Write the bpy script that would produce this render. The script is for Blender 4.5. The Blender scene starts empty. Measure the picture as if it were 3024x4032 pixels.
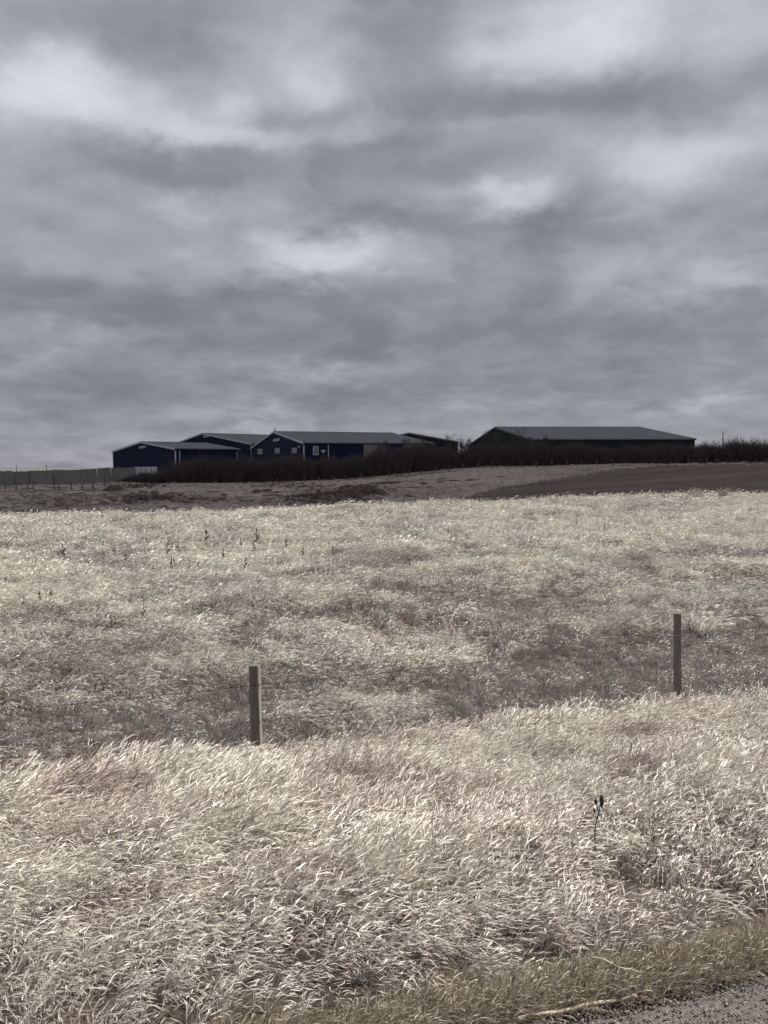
import bpy, math, random
import numpy as np

# ------------------------------------------------------------------ camera, sky, sun, exposure
sc = bpy.context.scene
COL = sc.collection
F = 2912.0; EYE = 1.75
PITCH = math.atan(178 / F); ROLL = math.radians(0.5)
SUN_EL = math.radians(37); SUN_AZ = math.radians(70)      # azimuth measured clockwise from +Y
SUN_STRENGTH = 5.0
EXPOSURE = 0.68

cam_d = bpy.data.cameras.new("camera"); cam = bpy.data.objects.new("camera", cam_d); COL.objects.link(cam)
cam_d.sensor_fit = 'VERTICAL'; cam_d.sensor_height = 36.0; cam_d.lens = F / 4032 * 36.0
cam_d.clip_start = 0.05; cam_d.clip_end = 20000
cp, sp, cr, sr = math.cos(PITCH), math.sin(PITCH), math.cos(ROLL), math.sin(ROLL)
import mathutils
_r0 = np.array([1, 0, 0.0]); _u0 = np.array([0, sp, cp]); _f = np.array([0, cp, -sp])
_right = cr * _r0 - sr * _u0; _up = sr * _r0 + cr * _u0
cam.matrix_world = mathutils.Matrix(((_right[0], _up[0], -_f[0], 0), (_right[1], _up[1], -_f[1], 0),
                                     (_right[2], _up[2], -_f[2], EYE), (0, 0, 0, 1)))
sc.camera = cam

def ray(px, py):
    return _right * ((px - 1512) / F) + _up * (-(py - 2016) / F) + _f
def P(px, py, y):
    d = ray(px, py); return np.array([0, 0, EYE]) + d * (y / d[1])

sc.view_settings.view_transform = 'Standard'; sc.view_settings.look = 'None'
sc.view_settings.exposure = EXPOSURE; sc.view_settings.gamma = 1.0
sc.render.film_transparent = False

class NT:
    """small node-tree writer"""
    def __init__(s, tree): s.t = tree; tree.nodes.clear()
    def n(s, typ, **kw):
        nd = s.t.nodes.new(typ)
        for k, v in kw.items(): setattr(nd, k, v)
        return nd
    def put(s, sock, v):
        if isinstance(v, bpy.types.NodeSocket): s.t.links.new(v, sock)
        elif v is not None: sock.default_value = v
    def math(s, op, a, b=None, c=None, clamp=False):
        nd = s.n('ShaderNodeMath', operation=op, use_clamp=clamp)
        for i, v in enumerate((a, b, c)):
            if v is not None: s.put(nd.inputs[i], v)
        return nd.outputs[0]
    def vmath(s, op, a, b=None, c=None):
        nd = s.n('ShaderNodeVectorMath', operation=op)
        for i, v in enumerate((a, b, c)):
            if v is not None: s.put(nd.inputs[i], v)
        return nd.outputs['Value'] if op in ('DOT_PRODUCT', 'LENGTH', 'DISTANCE') else nd.outputs['Vector']
    def noise(s, vec, scale, detail=3.0, rough=0.5, dist=0.0, out='Fac'):
        nd = s.n('ShaderNodeTexNoise'); s.put(nd.inputs['Vector'], vec)
        nd.inputs['Scale'].default_value = scale; nd.inputs['Detail'].default_value = detail
        nd.inputs['Roughness'].default_value = rough; nd.inputs['Distortion'].default_value = dist
        return nd.outputs[out]
    def ramp(s, fac, stops, interp='LINEAR'):
        nd = s.n('ShaderNodeValToRGB'); cr_ = nd.color_ramp; cr_.interpolation = interp
        while len(cr_.elements) < len(stops): cr_.elements.new(0.5)
        for e, (p, c) in zip(cr_.elements, stops): e.position = p; e.color = (*c, 1)
        s.put(nd.inputs[0], fac); return nd.outputs[0]
    def mix(s, fac, a, b, mode='MIX'):
        nd = s.n('ShaderNodeMix', data_type='RGBA', blend_type=mode)
        s.put(nd.inputs[0], fac)
        for i, v in ((6, a), (7, b)):
            if isinstance(v, tuple) and len(v) == 3: v = (*v, 1)
            s.put(nd.inputs[i], v)
        return nd.outputs[2]

world = bpy.data.worlds.new("World"); sc.world = world; world.use_nodes = True
W = NT(world.node_tree)
_tc = W.n('ShaderNodeTexCoord'); _dir = W.vmath('NORMALIZE', _tc.outputs['Generated'])
_sx = W.n('ShaderNodeSeparateXYZ'); W.put(_sx.inputs[0], _dir)
_az = W.math('ARCTAN2', _sx.outputs[0], _sx.outputs[1]); _el = W.math('ARCSINE', _sx.outputs[2])
# cloud-deck coordinates: where the line of sight meets a gently domed deck
_zz = W.math('ADD', W.math('MAXIMUM', _sx.outputs[2], 0.0), 0.30)
_deck = W.n('ShaderNodeCombineXYZ'); W.put(_deck.inputs[0], W.math('DIVIDE', _sx.outputs[0], _zz)); W.put(_deck.inputs[1], W.math('DIVIDE', _sx.outputs[1], _zz))
_deck = _deck.outputs[0]
_ae = W.n('ShaderNodeCombineXYZ'); W.put(_ae.inputs[0], _az); W.put(_ae.inputs[1], _el); _ae = _ae.outputs[0]
_wn = W.noise(_deck, 2.6, 7, 0.58, 0.0, 'Color')
_warp = W.vmath('MULTIPLY', W.vmath('SUBTRACT', _wn, (0.5, 0.5, 0.5)), (0.20, 0.12, 0))
_wn2 = W.noise(_deck, 9.0, 5, 0.6, 0.0, 'Color')
_warp2 = W.vmath('MULTIPLY', W.vmath('SUBTRACT', _wn2, (0.5, 0.5, 0.5)), (0.055, 0.04, 0))
_aew = W.vmath('ADD', W.vmath('ADD', _ae, _warp), _warp2)
# broad light and dark masses of the cloud deck: x, y, half-width, half-height, strength
BLOBS = [(210,205,150,62,.34),(90,165,110,48,.20),(690,150,110,85,.30),(475,200,52,38,.22),(470,275,170,26,.24),(760,265,70,30,.16),
 (1260,60,170,80,.42),(1080,115,80,30,.14),(1450,325,240,48,.24),(1080,440,95,38,.30),(590,550,200,42,.25),(750,572,140,34,.18),
 (1330,570,240,52,.15),(1590,590,110,26,.16),(420,440,110,36,.16),(700,795,150,30,.11),(100,730,160,45,.08),(1560,865,150,16,.12),
 (540,908,150,13,.10),(1000,285,300,16,.07),(600,470,80,36,.10),(330,710,100,26,.08),(560,90,90,80,.10),(1620,20,80,60,.14),
 (830,720,1600,190,-.09),(1200,215,420,50,-.22),(850,60,170,90,-.14),(350,50,240,55,-.10),(80,70,150,55,-.10),(400,350,190,42,-.18),(620,230,130,28,-.15),
 (1000,380,170,48,-.12),(750,500,190,32,-.13),(1150,490,230,28,-.12),(1550,480,150,55,-.08),(200,640,270,32,-.15),(600,635,140,22,-.10),
 (900,740,380,30,-.13),(1450,690,230,34,-.10),(750,850,300,26,-.08),(1300,830,330,34,-.06),(150,850,250,36,-.08),(850,312,150,26,-.08)]
_acc = 0.0
for (bx, by, rx, ry, am) in BLOBS:
    k = 3024 / 1659
    d = ray(bx * k, by * k); d = d / np.linalg.norm(d)
    a0, e0 = math.atan2(d[0], d[1]), math.asin(d[2])
    sa, se = rx * k / F, ry * k / F
    q = W.vmath('MULTIPLY_ADD', _aew, (1 / sa, 1 / se, 0), (-a0 / sa, -e0 / se, 0))
    g = W.math('POWER', 0.3679, W.vmath('DOT_PRODUCT', q, q))
    _acc = W.math('MULTIPLY_ADD', g, am*1.45, _acc)
# billowing lumps: sharper on their upper edges, soft below
_dw = W.vmath('ADD', _deck, W.vmath('MULTIPLY', W.vmath('SUBTRACT', _wn, (0.5, 0.5, 0.5)), (0.24, 0.24, 0)))
_fb = W.noise(_dw, 2.2, 8, 0.56)
_fb2 = W.noise(_dw, 7.0, 6, 0.6)
_bil = W.math('ABSOLUTE', W.math('MULTIPLY_ADD', W.noise(_dw, 4.2, 6, 0.55), 2.0, -1.0))
_v = W.math('ADD', W.math('MULTIPLY_ADD', _fb, 1.0, -0.5), W.math('MULTIPLY_ADD', _fb2, 0.20, -0.10))
_v = W.math('ADD', _v, W.math('MULTIPLY_ADD', _bil, -0.55, 0.11))
_v = W.math('ADD', W.math('MULTIPLY', _v, 0.62), _acc)
_sh = W.n('ShaderNodeMapRange', interpolation_type='SMOOTHSTEP'); W.put(_sh.inputs[0], _v)
for _i, _x in enumerate((-0.42, 0.95, -0.30, 0.88)): _sh.inputs[_i+1].default_value = _x
_lum = W.math('MULTIPLY', W.math('ADD', 1.0, _sh.outputs[0]), W.math('MULTIPLY_ADD', W.noise(_dw, 4.0, 7, 0.52), 0.46, 0.77))
_lum = W.math('MULTIPLY', _lum, W.math('MULTIPLY_ADD', W.math('MAXIMUM', _sx.outputs[2], 0.0), 0.25, 0.93))
_tint = W.ramp(W.math('MULTIPLY', _lum, 0.5), [(0.36, (0.276, 0.280, 0.325)), (0.5, (0.321, 0.327, 0.373)), (0.75, (0.355, 0.364, 0.391))])
_cl = W.n('ShaderNodeVectorMath', operation='SCALE'); W.put(_cl.inputs[0], _tint); W.put(_cl.inputs['Scale'], W.math('MULTIPLY', _lum, 6.6))
_sky = W.n('ShaderNodeTexSky', sky_type='NISHITA', sun_disc=False, sun_elevation=SUN_EL, sun_rotation=SUN_AZ)
_skymix = W.mix(0.97, _sky.outputs[0], _cl.outputs[0])
_bg = W.n('ShaderNodeBackground'); W.put(_bg.inputs[0], _skymix); _bg.inputs[1].default_value = 0.1
_out = W.n('ShaderNodeOutputWorld'); W.put(_out.inputs[0], _bg.outputs[0])

sun_d = bpy.data.lights.new("sun", 'SUN'); sun = bpy.data.objects.new("sun", sun_d); COL.objects.link(sun)
sun_d.energy = SUN_STRENGTH; sun_d.angle = math.radians(0.5); sun_d.color = (1.0, 0.975, 0.94)
SUNV = np.array([math.sin(SUN_AZ) * math.cos(SUN_EL), math.cos(SUN_AZ) * math.cos(SUN_EL), math.sin(SUN_EL)])
sun.rotation_euler = mathutils.Vector(SUNV).to_track_quat('Z', 'Y').to_euler()

# ------------------------------------------------------------------ helpers
rng = np.random.default_rng(7); random.seed(7)
def tag(o, label=None, cat=None, group=None, kind=None):
    for k, v in (('label', label), ('category', cat), ('group', group), ('kind', kind)):
        if v: o[k] = v
    return o
def empty(name, loc=(0, 0, 0), rz=0.0):
    o = bpy.data.objects.new(name, None); COL.objects.link(o); o.location = tuple(float(v) for v in loc); o.rotation_euler = (0, 0, rz)
    o.empty_display_size = 0.2
    return o
class MB:
    def __init__(s): s.v = []; s.f = []; s.tone = []
    def add(s, vs, fs, tone=0.5):
        b = len(s.v); s.v += [tuple(float(c) for c in v) for v in vs]; s.f += [tuple(i + b for i in f) for f in fs]; s.tone += [tone] * len(vs)
    def box(s, x0, x1, y0, y1, z0, z1):
        s.add([(x0,y0,z0),(x1,y0,z0),(x1,y1,z0),(x0,y1,z0),(x0,y0,z1),(x1,y0,z1),(x1,y1,z1),(x0,y1,z1)],
              [(0,3,2,1),(4,5,6,7),(0,1,5,4),(1,2,6,5),(2,3,7,6),(3,0,4,7)])
    def tube(s, pts, rad, n=5, tone=0.5, cap=True):
        pts = [np.array(p, float) for p in pts]; m = len(pts)
        if np.isscalar(rad): rad = [rad] * m
        rings = []
        for i in range(m):
            t = pts[min(i + 1, m - 1)] - pts[max(i - 1, 0)]; t = t / (np.linalg.norm(t) + 1e-9)
            a = np.cross(t, (0, 0, 1.0) if abs(t[2]) < 0.9 else (1.0, 0, 0)); a /= np.linalg.norm(a); b = np.cross(t, a)
            rings += [pts[i] + rad[i] * (math.cos(2*math.pi*k/n) * a + math.sin(2*math.pi*k/n) * b) for k in range(n)]
        fs = [(i*n+k, i*n+(k+1)%n, (i+1)*n+(k+1)%n, (i+1)*n+k) for i in range(m-1) for k in range(n)]
        if cap: fs += [tuple(range(n))[::-1], tuple((m-1)*n + k for k in range(n))]
        s.add(rings, fs, tone)
    def ribbon(s, pts, wid, side, tone=0.5):
        vs = []
        for p, w in zip(pts, wid):
            p = np.array(p); vs += [p - side * w * 0.5, p + side * w * 0.5]
        s.add(vs, [(2*i, 2*i+1, 2*i+3, 2*i+2) for i in range(len(pts)-1)], tone)
    def mesh(s, name, mat, tone=False, smooth=False):
        me = bpy.data.meshes.new(name); me.from_pydata(s.v, [], s.f)
        if mat: me.materials.append(mat)
        if tone:
            at = me.attributes.new('tone', 'FLOAT', 'POINT'); at.data.foreach_set('value', np.array(s.tone, np.float32))
        if smooth: me.polygons.foreach_set('use_smooth', [True] * len(me.polygons))
        me.update(); return me
    def build(s, name, mat, parent=None, tone=False, smooth=False):
        o = bpy.data.objects.new(name, s.mesh(name, mat, tone, smooth)); COL.objects.link(o)
        if parent: o.parent = parent
        return o
def copy_tree(o, parent=None):
    c = o.copy(); COL.objects.link(c)
    if parent: c.parent = parent
    for ch in [q for q in bpy.data.objects if q.parent == o]: copy_tree(ch, c)
    return c
def vnoise(x, y, seed=0):
    x = np.asarray(x, float); y = np.asarray(y, float)
    xi = np.floor(x).astype(np.int64); yi = np.floor(y).astype(np.int64); fx = x - xi; fy = y - yi
    fx = fx*fx*(3-2*fx); fy = fy*fy*(3-2*fy)
    def h(a, b):
        n = (a * 374761393 + b * 668265263 + seed * 1442695041) & 0xffffffff
        n = ((n ^ (n >> 13)) * 1274126177) & 0xffffffff
        return ((n ^ (n >> 16)) & 0xffff) / 65535.0
    return (h(xi, yi)*(1-fx) + h(xi+1, yi)*fx)*(1-fy) + (h(xi, yi+1)*(1-fx) + h(xi+1, yi+1)*fx)*fy
def fbm(x, y, seed=0, o=4):
    a = 0; t = 0; w = 1.0
    for i in range(o): a = a + w * vnoise(x * 2**i, y * 2**i, seed + i); t += w; w *= 0.5
    return a / t

# ------------------------------------------------------------------ terrain height
NX, NY = -0.2510, 0.9680                  # unit normal of the road edge / fence line, pointing into the field
S_ROAD, S_FENCE = 2.05, 9.40
_prof = np.array([(-60, -0.05), (-7.5, 0), (S_ROAD, 0), (2.35, -0.05), (3.5, -0.30), (6, -1.08), (8.4, -1.82), (9.4, -2.10), (10.6, -2.42), (13, -2.42), (16, -2.22), (30, -2.0), (9999, -2.0)])
_cols = {  # column -> (depth, row) pairs of the land beyond the ditch
 0:    [(55,2042),(64,2064),(88,2008),(125,1948),(155,1908),(180,1898),(230,1893),(500,1864),(2500,1845),(8000,1842)],
 600:  [(57,2024),(67,2067),(92,1990),(125,1952),(160,1910),(185,1895),(230,1890),(500,1868),(2500,1843),(8000,1840)],
 1250: [(62,1996),(73,2079),(95,2003),(125,1955),(160,1903),(190,1872),(240,1864),(500,1858),(2500,1840),(8000,1838)],
 1900: [(69,1968),(80,2034),(105,1966),(135,1912),(160,1858),(180,1824),(230,1815),(500,1820),(2500,1834),(8000,1836)],
 2500: [(76,1954),(86,2004),(110,1940),(135,1893),(160,1842),(180,1819),(230,1813),(500,1815),(2500,1832),(8000,1834)],
 3024: [(81,1944),(90,1988),(112,1930),(137,1883),(160,1835),(180,1818),(230,1812),(500,1812),(2500,1830),(8000,1832)]}
_tk = []; _zk = []; _yg = np.exp(np.linspace(math.log(12), math.log(8000), 220))
for px, lst in _cols.items():
    pts = [(12, -2.1), (30, None)] + [(y, P(px, r, y)[2]) for y, r in lst]
    pts[1] = (30, 0.5 * (-2.05 + pts[2][1]))
    ys = np.log([p[0] for p in pts]); zs = np.array([p[1] for p in pts])
    z = np.interp(np.log(_yg), ys, zs)
    kz = np.exp(-0.5*((np.arange(-6, 7))/2.2)**2); kz /= kz.sum()
    z = np.convolve(np.pad(z, 6, mode='edge'), kz, 'valid')
    d = ray(px, 1850); _tk.append(d[0] / d[1]); _zk.append(z)
_tk = np.array(_tk); _zk = np.array(_zk)
_tf = np.linspace(_tk[0], _tk[-1], 121)
_zf = np.array([np.interp(_tf, _tk, _zk[:, j]) for j in range(len(_yg))]).T
_k2 = np.exp(-0.5*((np.arange(-12, 13))/5.0)**2); _k2 /= _k2.sum()
_zf = np.array([np.convolve(np.pad(_zf[:, j], 12, mode='edge'), _k2, 'valid') for j in range(len(_yg))]).T
def zfun(x, y):
    x = np.asarray(x, float); y = np.asarray(y, float)
    s = x*NX + y*NY
    zn = np.interp(s, _prof[:, 0], _prof[:, 1])
    yy = np.clip(y, 12.01, 7990)
    t = np.clip(x / yy, _tf[0], _tf[-1]); ti = (t - _tf[0]) / (_tf[1]-_tf[0]); i0 = np.clip(ti.astype(int), 0, 119); ft = ti - i0
    j = np.log(yy/12) / math.log(8000/12) * 219; j0 = np.clip(j.astype(int), 0, 218); fj = j - j0
    zz = (_zf[i0, j0]*(1-ft) + _zf[i0+1, j0]*ft)*(1-fj) + (_zf[i0, j0+1]*(1-ft) + _zf[i0+1, j0+1]*ft)*fj
    w = np.clip((s - 13.5) / 10, 0, 1); w = w*w*(3-2*w)
    z = zn*(1-w) + zz*w
    r = np.hypot(x, y)
    bump = (fbm(x*0.55, y*0.55, 3, 3) - 0.5) * 0.16 * np.clip((s - 2.4)/2, 0, 1) * np.clip(60/np.maximum(r, 1), 0, 1)
    bump += (fbm(x*0.09, y*0.09, 9, 3) - 0.5) * 0.5 * np.clip((s - 20)/25, 0, 1) * np.clip(250/np.maximum(r, 1), 0, 1)
    rough = np.clip((y-84)/10, 0, 1)*np.clip((165-y)/20, 0, 1)*np.clip((0.16 - x/np.maximum(y, 1))/0.1, 0, 1)
    bump += (fbm(x*0.13, y*0.13, 21, 4) - 0.5) * 1.6 * rough
    return z + bump
def zat(x, y): return float(zfun(np.array([x]), np.array([y]))[0])
def hit(px, py, y0=3.0, y1=900.0):
    ys = np.exp(np.linspace(math.log(y0), math.log(y1), 1500)); d = ray(px, py)
    x = d[0]/d[1]*ys; zr = EYE + d[2]/d[1]*ys; below = np.nonzero(zr < zfun(x, ys))[0]
    i = below[0] if len(below) else 1499
    return np.array([x[i], ys[i], zat(x[i], ys[i])])

# ------------------------------------------------------------------ materials
def newmat(name):
    m = bpy.data.materials.new(name); m.use_nodes = True; return m, NT(m.node_tree)
def finish(N, shader):
    o = N.n('ShaderNodeOutputMaterial'); N.put(o.inputs[0], shader)
def bsdf(N, col, rough=0.8, metal=0.0, bump=None, bstr=0.3, bdist=0.05, spec=0.3):
    b = N.n('ShaderNodeBsdfPrincipled')
    if isinstance(col, tuple): col = (*col, 1)
    N.put(b.inputs['Base Color'], col); N.put(b.inputs['Roughness'], rough); N.put(b.inputs['Metallic'], metal)
    b.inputs['Specular IOR Level'].default_value = spec
    if bump is not None:
        bn = N.n('ShaderNodeBump'); bn.inputs['Strength'].default_value = bstr; bn.inputs['Distance'].default_value = bdist
        N.put(bn.inputs['Height'], bump); N.put(b.inputs['Normal'], bn.outputs[0])
    return b.outputs[0]
def geo_pos(N): return N.n('ShaderNodeNewGeometry').outputs['Position']
def obj_co(N): return N.n('ShaderNodeTexCoord').outputs['Object']
def simple(name, c0, c1, scale=2.0, rough=0.8, metal=0.0, bstr=0.2, spec=0.3, stretch=None):
    m, N = newmat(name); co = obj_co(N)
    if stretch: co = N.vmath('MULTIPLY', co, stretch)
    f = N.noise(co, scale, 5, 0.6)
    finish(N, bsdf(N, N.ramp(f, [(0.3, c0), (0.7, c1)]), rough, metal, f, bstr, 0.01, spec)); return m
def grass_mat(name, tones, patches, patch_scale=0.35, patch_amt=0.5, transl=0.35, sheen=0.06):
    """tones: blade colours from dark to pale; patches: colours of whole patches of plants"""
    m, N = newmat(name)
    at = N.n('ShaderNodeAttribute', attribute_name='tone'); oi = N.n('ShaderNodeObjectInfo')
    f = N.math('ADD', N.math('MULTIPLY', at.outputs['Fac'], 0.62), N.math('MULTIPLY', oi.outputs['Random'], 0.38))
    col = N.ramp(f, [(i/(len(tones)-1), c) for i, c in enumerate(tones)])
    pn = N.noise(geo_pos(N), patch_scale, 4, 0.6, 0.3)
    pc = N.ramp(pn, [(0.30 + 0.40*i/(len(patches)-1), c) for i, c in enumerate(patches)])
    col = N.mix(patch_amt, col, N.mix(1.0, col, pc, 'MULTIPLY'))
    d = N.n('ShaderNodeBsdfDiffuse'); t = N.n('ShaderNodeBsdfTranslucent'); N.put(d.inputs[0], col); N.put(t.inputs[0], col)
    mx = N.n('ShaderNodeMixShader'); mx.inputs[0].default_value = transl; N.put(mx.inputs[1], d.outputs[0]); N.put(mx.inputs[2], t.outputs[0])
    gl = N.n('ShaderNodeBsdfGlossy'); N.put(gl.inputs[0], N.mix(0.5, col, (0.9, 0.88, 0.84))); gl.inputs['Roughness'].default_value = 0.55
    m2 = N.n('ShaderNodeMixShader'); m2.inputs[0].default_value = sheen; N.put(m2.inputs[1], mx.outputs[0]); N.put(m2.inputs[2], gl.outputs[0])
    finish(N, m2.outputs[0]); return m

def ground_material():
    m, N = newmat('dry_ground'); p = geo_pos(N)
    a = N.noise(p, 1.1, 6, 0.65); b = N.noise(p, 0.10, 5, 0.6, 0.4); c = N.noise(N.vmath('MULTIPLY', p, (0.02, 0.07, 0.05)), 1.0, 5, 0.6)
    fine = N.ramp(a, [(0.30, (0.05, 0.041, 0.034)), (0.52, (0.12, 0.10, 0.085)), (0.75, (0.24, 0.21, 0.183))])
    broad = N.ramp(b, [(0.30, (0.60, 0.55, 0.51)), (0.5, (0.88, 0.85, 0.82)), (0.68, (1.08, 1.06, 1.03))])
    strip = N.ramp(c, [(0.32, (0.55, 0.50, 0.46)), (0.62, (1.1, 1.05, 1.0))])
    col = N.mix(1.0, N.mix(1.0, fine, broad, 'MULTIPLY'), strip, 'MULTIPLY')
    finish(N, bsdf(N, col, 0.95, 0, N.noise(p, 3.5, 6, 0.7), 0.6, 0.12, 0.1)); return m
def plough_material():
    m, N = newmat('ploughed_soil'); p = geo_pos(N)
    rot = N.n('ShaderNodeVectorRotate', rotation_type='Z_AXIS'); N.put(rot.inputs[0], p); rot.inputs['Angle'].default_value = math.radians(-28)
    a = N.noise(N.vmath('MULTIPLY', rot.outputs[0], (0.012, 0.30, 0.2)), 1.0, 5, 0.6)
    b = N.noise(p, 0.8, 5, 0.65); c = N.noise(p, 0.03, 3, 0.5)
    col = N.ramp(N.math('ADD', N.math('MULTIPLY', a, 0.6), N.math('MULTIPLY', b, 0.4)), [(0.34, (0.095, 0.076, 0.062)), (0.5, (0.138, 0.112, 0.092)), (0.66, (0.205, 0.170, 0.142))])
    col = N.mix(1.0, col, N.ramp(c, [(0.35, (0.85, 0.85, 0.85)), (0.65, (1.15, 1.1, 1.08))]), 'MULTIPLY')
    finish(N, bsdf(N, col, 0.95, 0, a, 0.5, 0.15, 0.1)); return m
def metal_sheet(name, col, rough, rib_axis, rib=0.3, metal=0.0, spec=0.4, var=0.12):
    """painted ribbed steel; ribs run across rib_axis in the object's own coordinates"""
    m, N = newmat(name); co = obj_co(N); sx = N.n('ShaderNodeSeparateXYZ'); N.put(sx.inputs[0], co)
    wv = N.math('SINE', N.math('MULTIPLY', sx.outputs[rib_axis], 2*math.pi/rib))
    wv = N.math('POWER', N.math('MULTIPLY_ADD', wv, 0.5, 0.5), 4.0)
    n = N.noise(co, 0.25, 5, 0.6); pan = N.noise(N.vmath('MULTIPLY', co, tuple(0.9 if i == rib_axis else 0.02 for i in range(3))), 1.0, 1, 0.5)
    c = N.ramp(N.math('ADD', N.math('MULTIPLY', n, 0.5), N.math('MULTIPLY', pan, 0.5)), [(0.35, tuple(v*(1-var) for v in col)), (0.65, tuple(v*(1+var) for v in col))])
    finish(N, bsdf(N, c, rough, metal, wv, 0.5, 0.03, spec)); return m
M_ground = ground_material(); M_plough = plough_material()
M_navy = metal_sheet('navy_steel', (0.006, 0.0145, 0.045), 0.7, 1, spec=0.15)
M_green = metal_sheet('dark_green_steel', (0.021, 0.025, 0.023), 0.7, 1, spec=0.15)
M_roof = metal_sheet('grey_roof_steel', (0.100, 0.110, 0.128), 0.6, 0, 0.9, 0.0, 0.3)
M_white = simple('white_trim', (0.46, 0.46, 0.47), (0.60, 0.60, 0.60), 0.8, 0.5)
M_frame = simple('dull_white_frame', (0.30, 0.305, 0.31), (0.42, 0.42, 0.42), 0.8, 0.6)
M_grey = simple('grey_trim', (0.10, 0.105, 0.11), (0.17, 0.175, 0.18), 0.8, 0.6)
M_faded = simple('faded_weed_stem', (0.10, 0.082, 0.07), (0.19, 0.16, 0.14), 5, 0.95, 0, 0.0, 0.1)
M_pane = simple('dark_glass', (0.03, 0.04, 0.06), (0.06, 0.075, 0.10), 0.5, 0.12, 0, 0.0, 0.6)
M_door = simple('pale_door', (0.15, 0.155, 0.16), (0.23, 0.235, 0.24), 0.6, 0.5)
M_board = simple('weathered_board', (0.175, 0.172, 0.163), (0.25, 0.243, 0.23), 1.2, 0.9, 0, 0.4, 0.2, (3, 3, 0.25))
M_post = simple('weathered_post', (0.10, 0.092, 0.081), (0.20, 0.184, 0.163), 6.0, 0.95, 0, 0.4, 0.15, (5, 5, 0.4))
M_farpost = simple('far_post_wood', (0.085, 0.074, 0.064), (0.15, 0.13, 0.115), 3.0, 0.95)
M_wire = simple('rusty_wire', (0.045, 0.035, 0.028), (0.10, 0.08, 0.065), 30, 0.7)
M_twig = simple('bare_twig', (0.065, 0.053, 0.054), (0.15, 0.122, 0.12), 0.7, 0.95, 0, 0.0, 0.1)
M_brush = simple('reddish_brush', (0.16, 0.128, 0.11), (0.30, 0.25, 0.22), 0.5, 0.95, 0, 0.0, 0.1)
M_weed = simple('dead_weed_stem', (0.035, 0.024, 0.020), (0.085, 0.060, 0.048), 9, 0.95, 0, 0.0, 0.1)
M_soil = simple('dark_soil', (0.045, 0.036, 0.030), (0.12, 0.098, 0.082), 1.5, 0.95, 0, 0.8, 0.1)
M_pole = simple('pole_wood', (0.06, 0.05, 0.045), (0.11, 0.095, 0.08), 2, 0.9)
M_stalk = simple('dry_reed_stalk', (0.42, 0.34, 0.25), (0.66, 0.57, 0.45), 14, 0.8, 0, 0.3)

# ------------------------------------------------------------------ ground, road, field, shading cloud
def sheet(name, X, Y, Z, mat, smooth=True):
    n, m = X.shape
    v = np.stack([X, Y, Z], -1).reshape(-1, 3)
    i = np.arange((n-1)*(m-1)); r = i // (m-1); c = i % (m-1); a = r*m + c
    f = np.stack([a, a+m, a+m+1, a+1], -1)
    me = bpy.data.meshes.new(name); me.from_pydata(v.tolist(), [], f.tolist()); me.materials.append(mat)
    me.polygons.foreach_set('use_smooth', [smooth]*len(me.polygons)); me.update()
    o = bpy.data.objects.new(name, me); COL.objects.link(o); return o
_rad = np.concatenate([[0.0], np.exp(np.linspace(math.log(0.7), math.log(7800), 300))])
_ang = np.radians(np.concatenate([np.arange(-180, -44, 2.0), np.arange(-44, 44, 0.16), np.arange(44, 180.01, 2.0)]))
RR, AA = np.meshgrid(_rad, _ang, indexing='ij'); GX, GY = RR*np.sin(AA), RR*np.cos(AA)
ground = sheet('ground', GX, GY, zfun(GX, GY), M_ground)
tag(ground, 'dry rolling prairie ground reaching to the horizon', 'ground', kind='structure')

def road_material():
    m, N = newmat('gravel_surface'); p = geo_pos(N)
    a = N.noise(p, 55, 4, 0.7); b = N.noise(p, 2.0, 3, 0.5)
    col = N.ramp(a, [(0.3, (0.09, 0.078, 0.069)), (0.55, (0.155, 0.135, 0.121)), (0.75, (0.23, 0.20, 0.181))])
    col = N.mix(1.0, col, N.ramp(b, [(0.3, (0.8, 0.78, 0.76)), (0.7, (1.1, 1.1, 1.1))]), 'MULTIPLY')
    finish(N, bsdf(N, col, 0.95, 0, a, 0.8, 0.01, 0.15)); return m
UX, UY = NY, -NX
_q = np.concatenate([np.linspace(-300, -8, 40), np.linspace(-7.9, 8, 300), np.linspace(8.1, 300, 40)])
_s = np.linspace(-6.5, 2.0, 60); QQ, SS = np.meshgrid(_q, _s, indexing='ij')
edge = np.where(SS > 1.85, 0.05*(fbm(QQ*2.2, QQ*0 + 3, 5, 4) - 0.5)*2, 0)
RX, RY = QQ*UX + (SS+edge)*NX, QQ*UY + (SS+edge)*NY
road = sheet('gravel_road', RX, RY, 0.012 + 0.02*(fbm(RX*1.7, RY*1.7, 15, 3)-0.5)*0 - 0.004*(SS > 1.85), road_material())
tag(road, 'pinkish grey gravel road surface at the lower right corner', 'road', kind='structure')

_bd = [(1815,1964),(2005,1914),(2188,1887),(2370,1856),(2552,1838),(2734,1831),(3024,1829),(3500,1828),(3900,1829)]
_bp = np.array([hit(a, b, 92, 200) for a, b in _bd[:7]] + [np.array([P(a, 1838, 168)[0], 166.0, 0]) for a, b in _bd[7:]])
_bt = _bp[:, 0]/_bp[:, 1]
PLOUGH_B = (_bt, _bp[:, 1])
_tt = np.linspace(_bt[0], _bt[-1], 220); _yf = np.interp(_tt, _bt, _bp[:, 1]) + (fbm(_tt*60, _tt*0, 31, 3)-0.5)*5.0
_yn = np.interp(_tt, [_bt[0], _bt[0]+0.03, 1], [_yf[0]-0.5, 92, 92])
_w = np.linspace(0, 1, 90); TT, WW = np.meshgrid(_tt, _w, indexing='ij')
FY = _yn[:, None]*(1-WW) + _yf[:, None]*WW; FX = TT*FY
field = sheet('ploughed_field', FX, FY, zfun(FX, FY) + 0.16*np.sin(np.pi*np.clip(WW, 0.03, 0.97))**0.3, M_plough)
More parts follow.
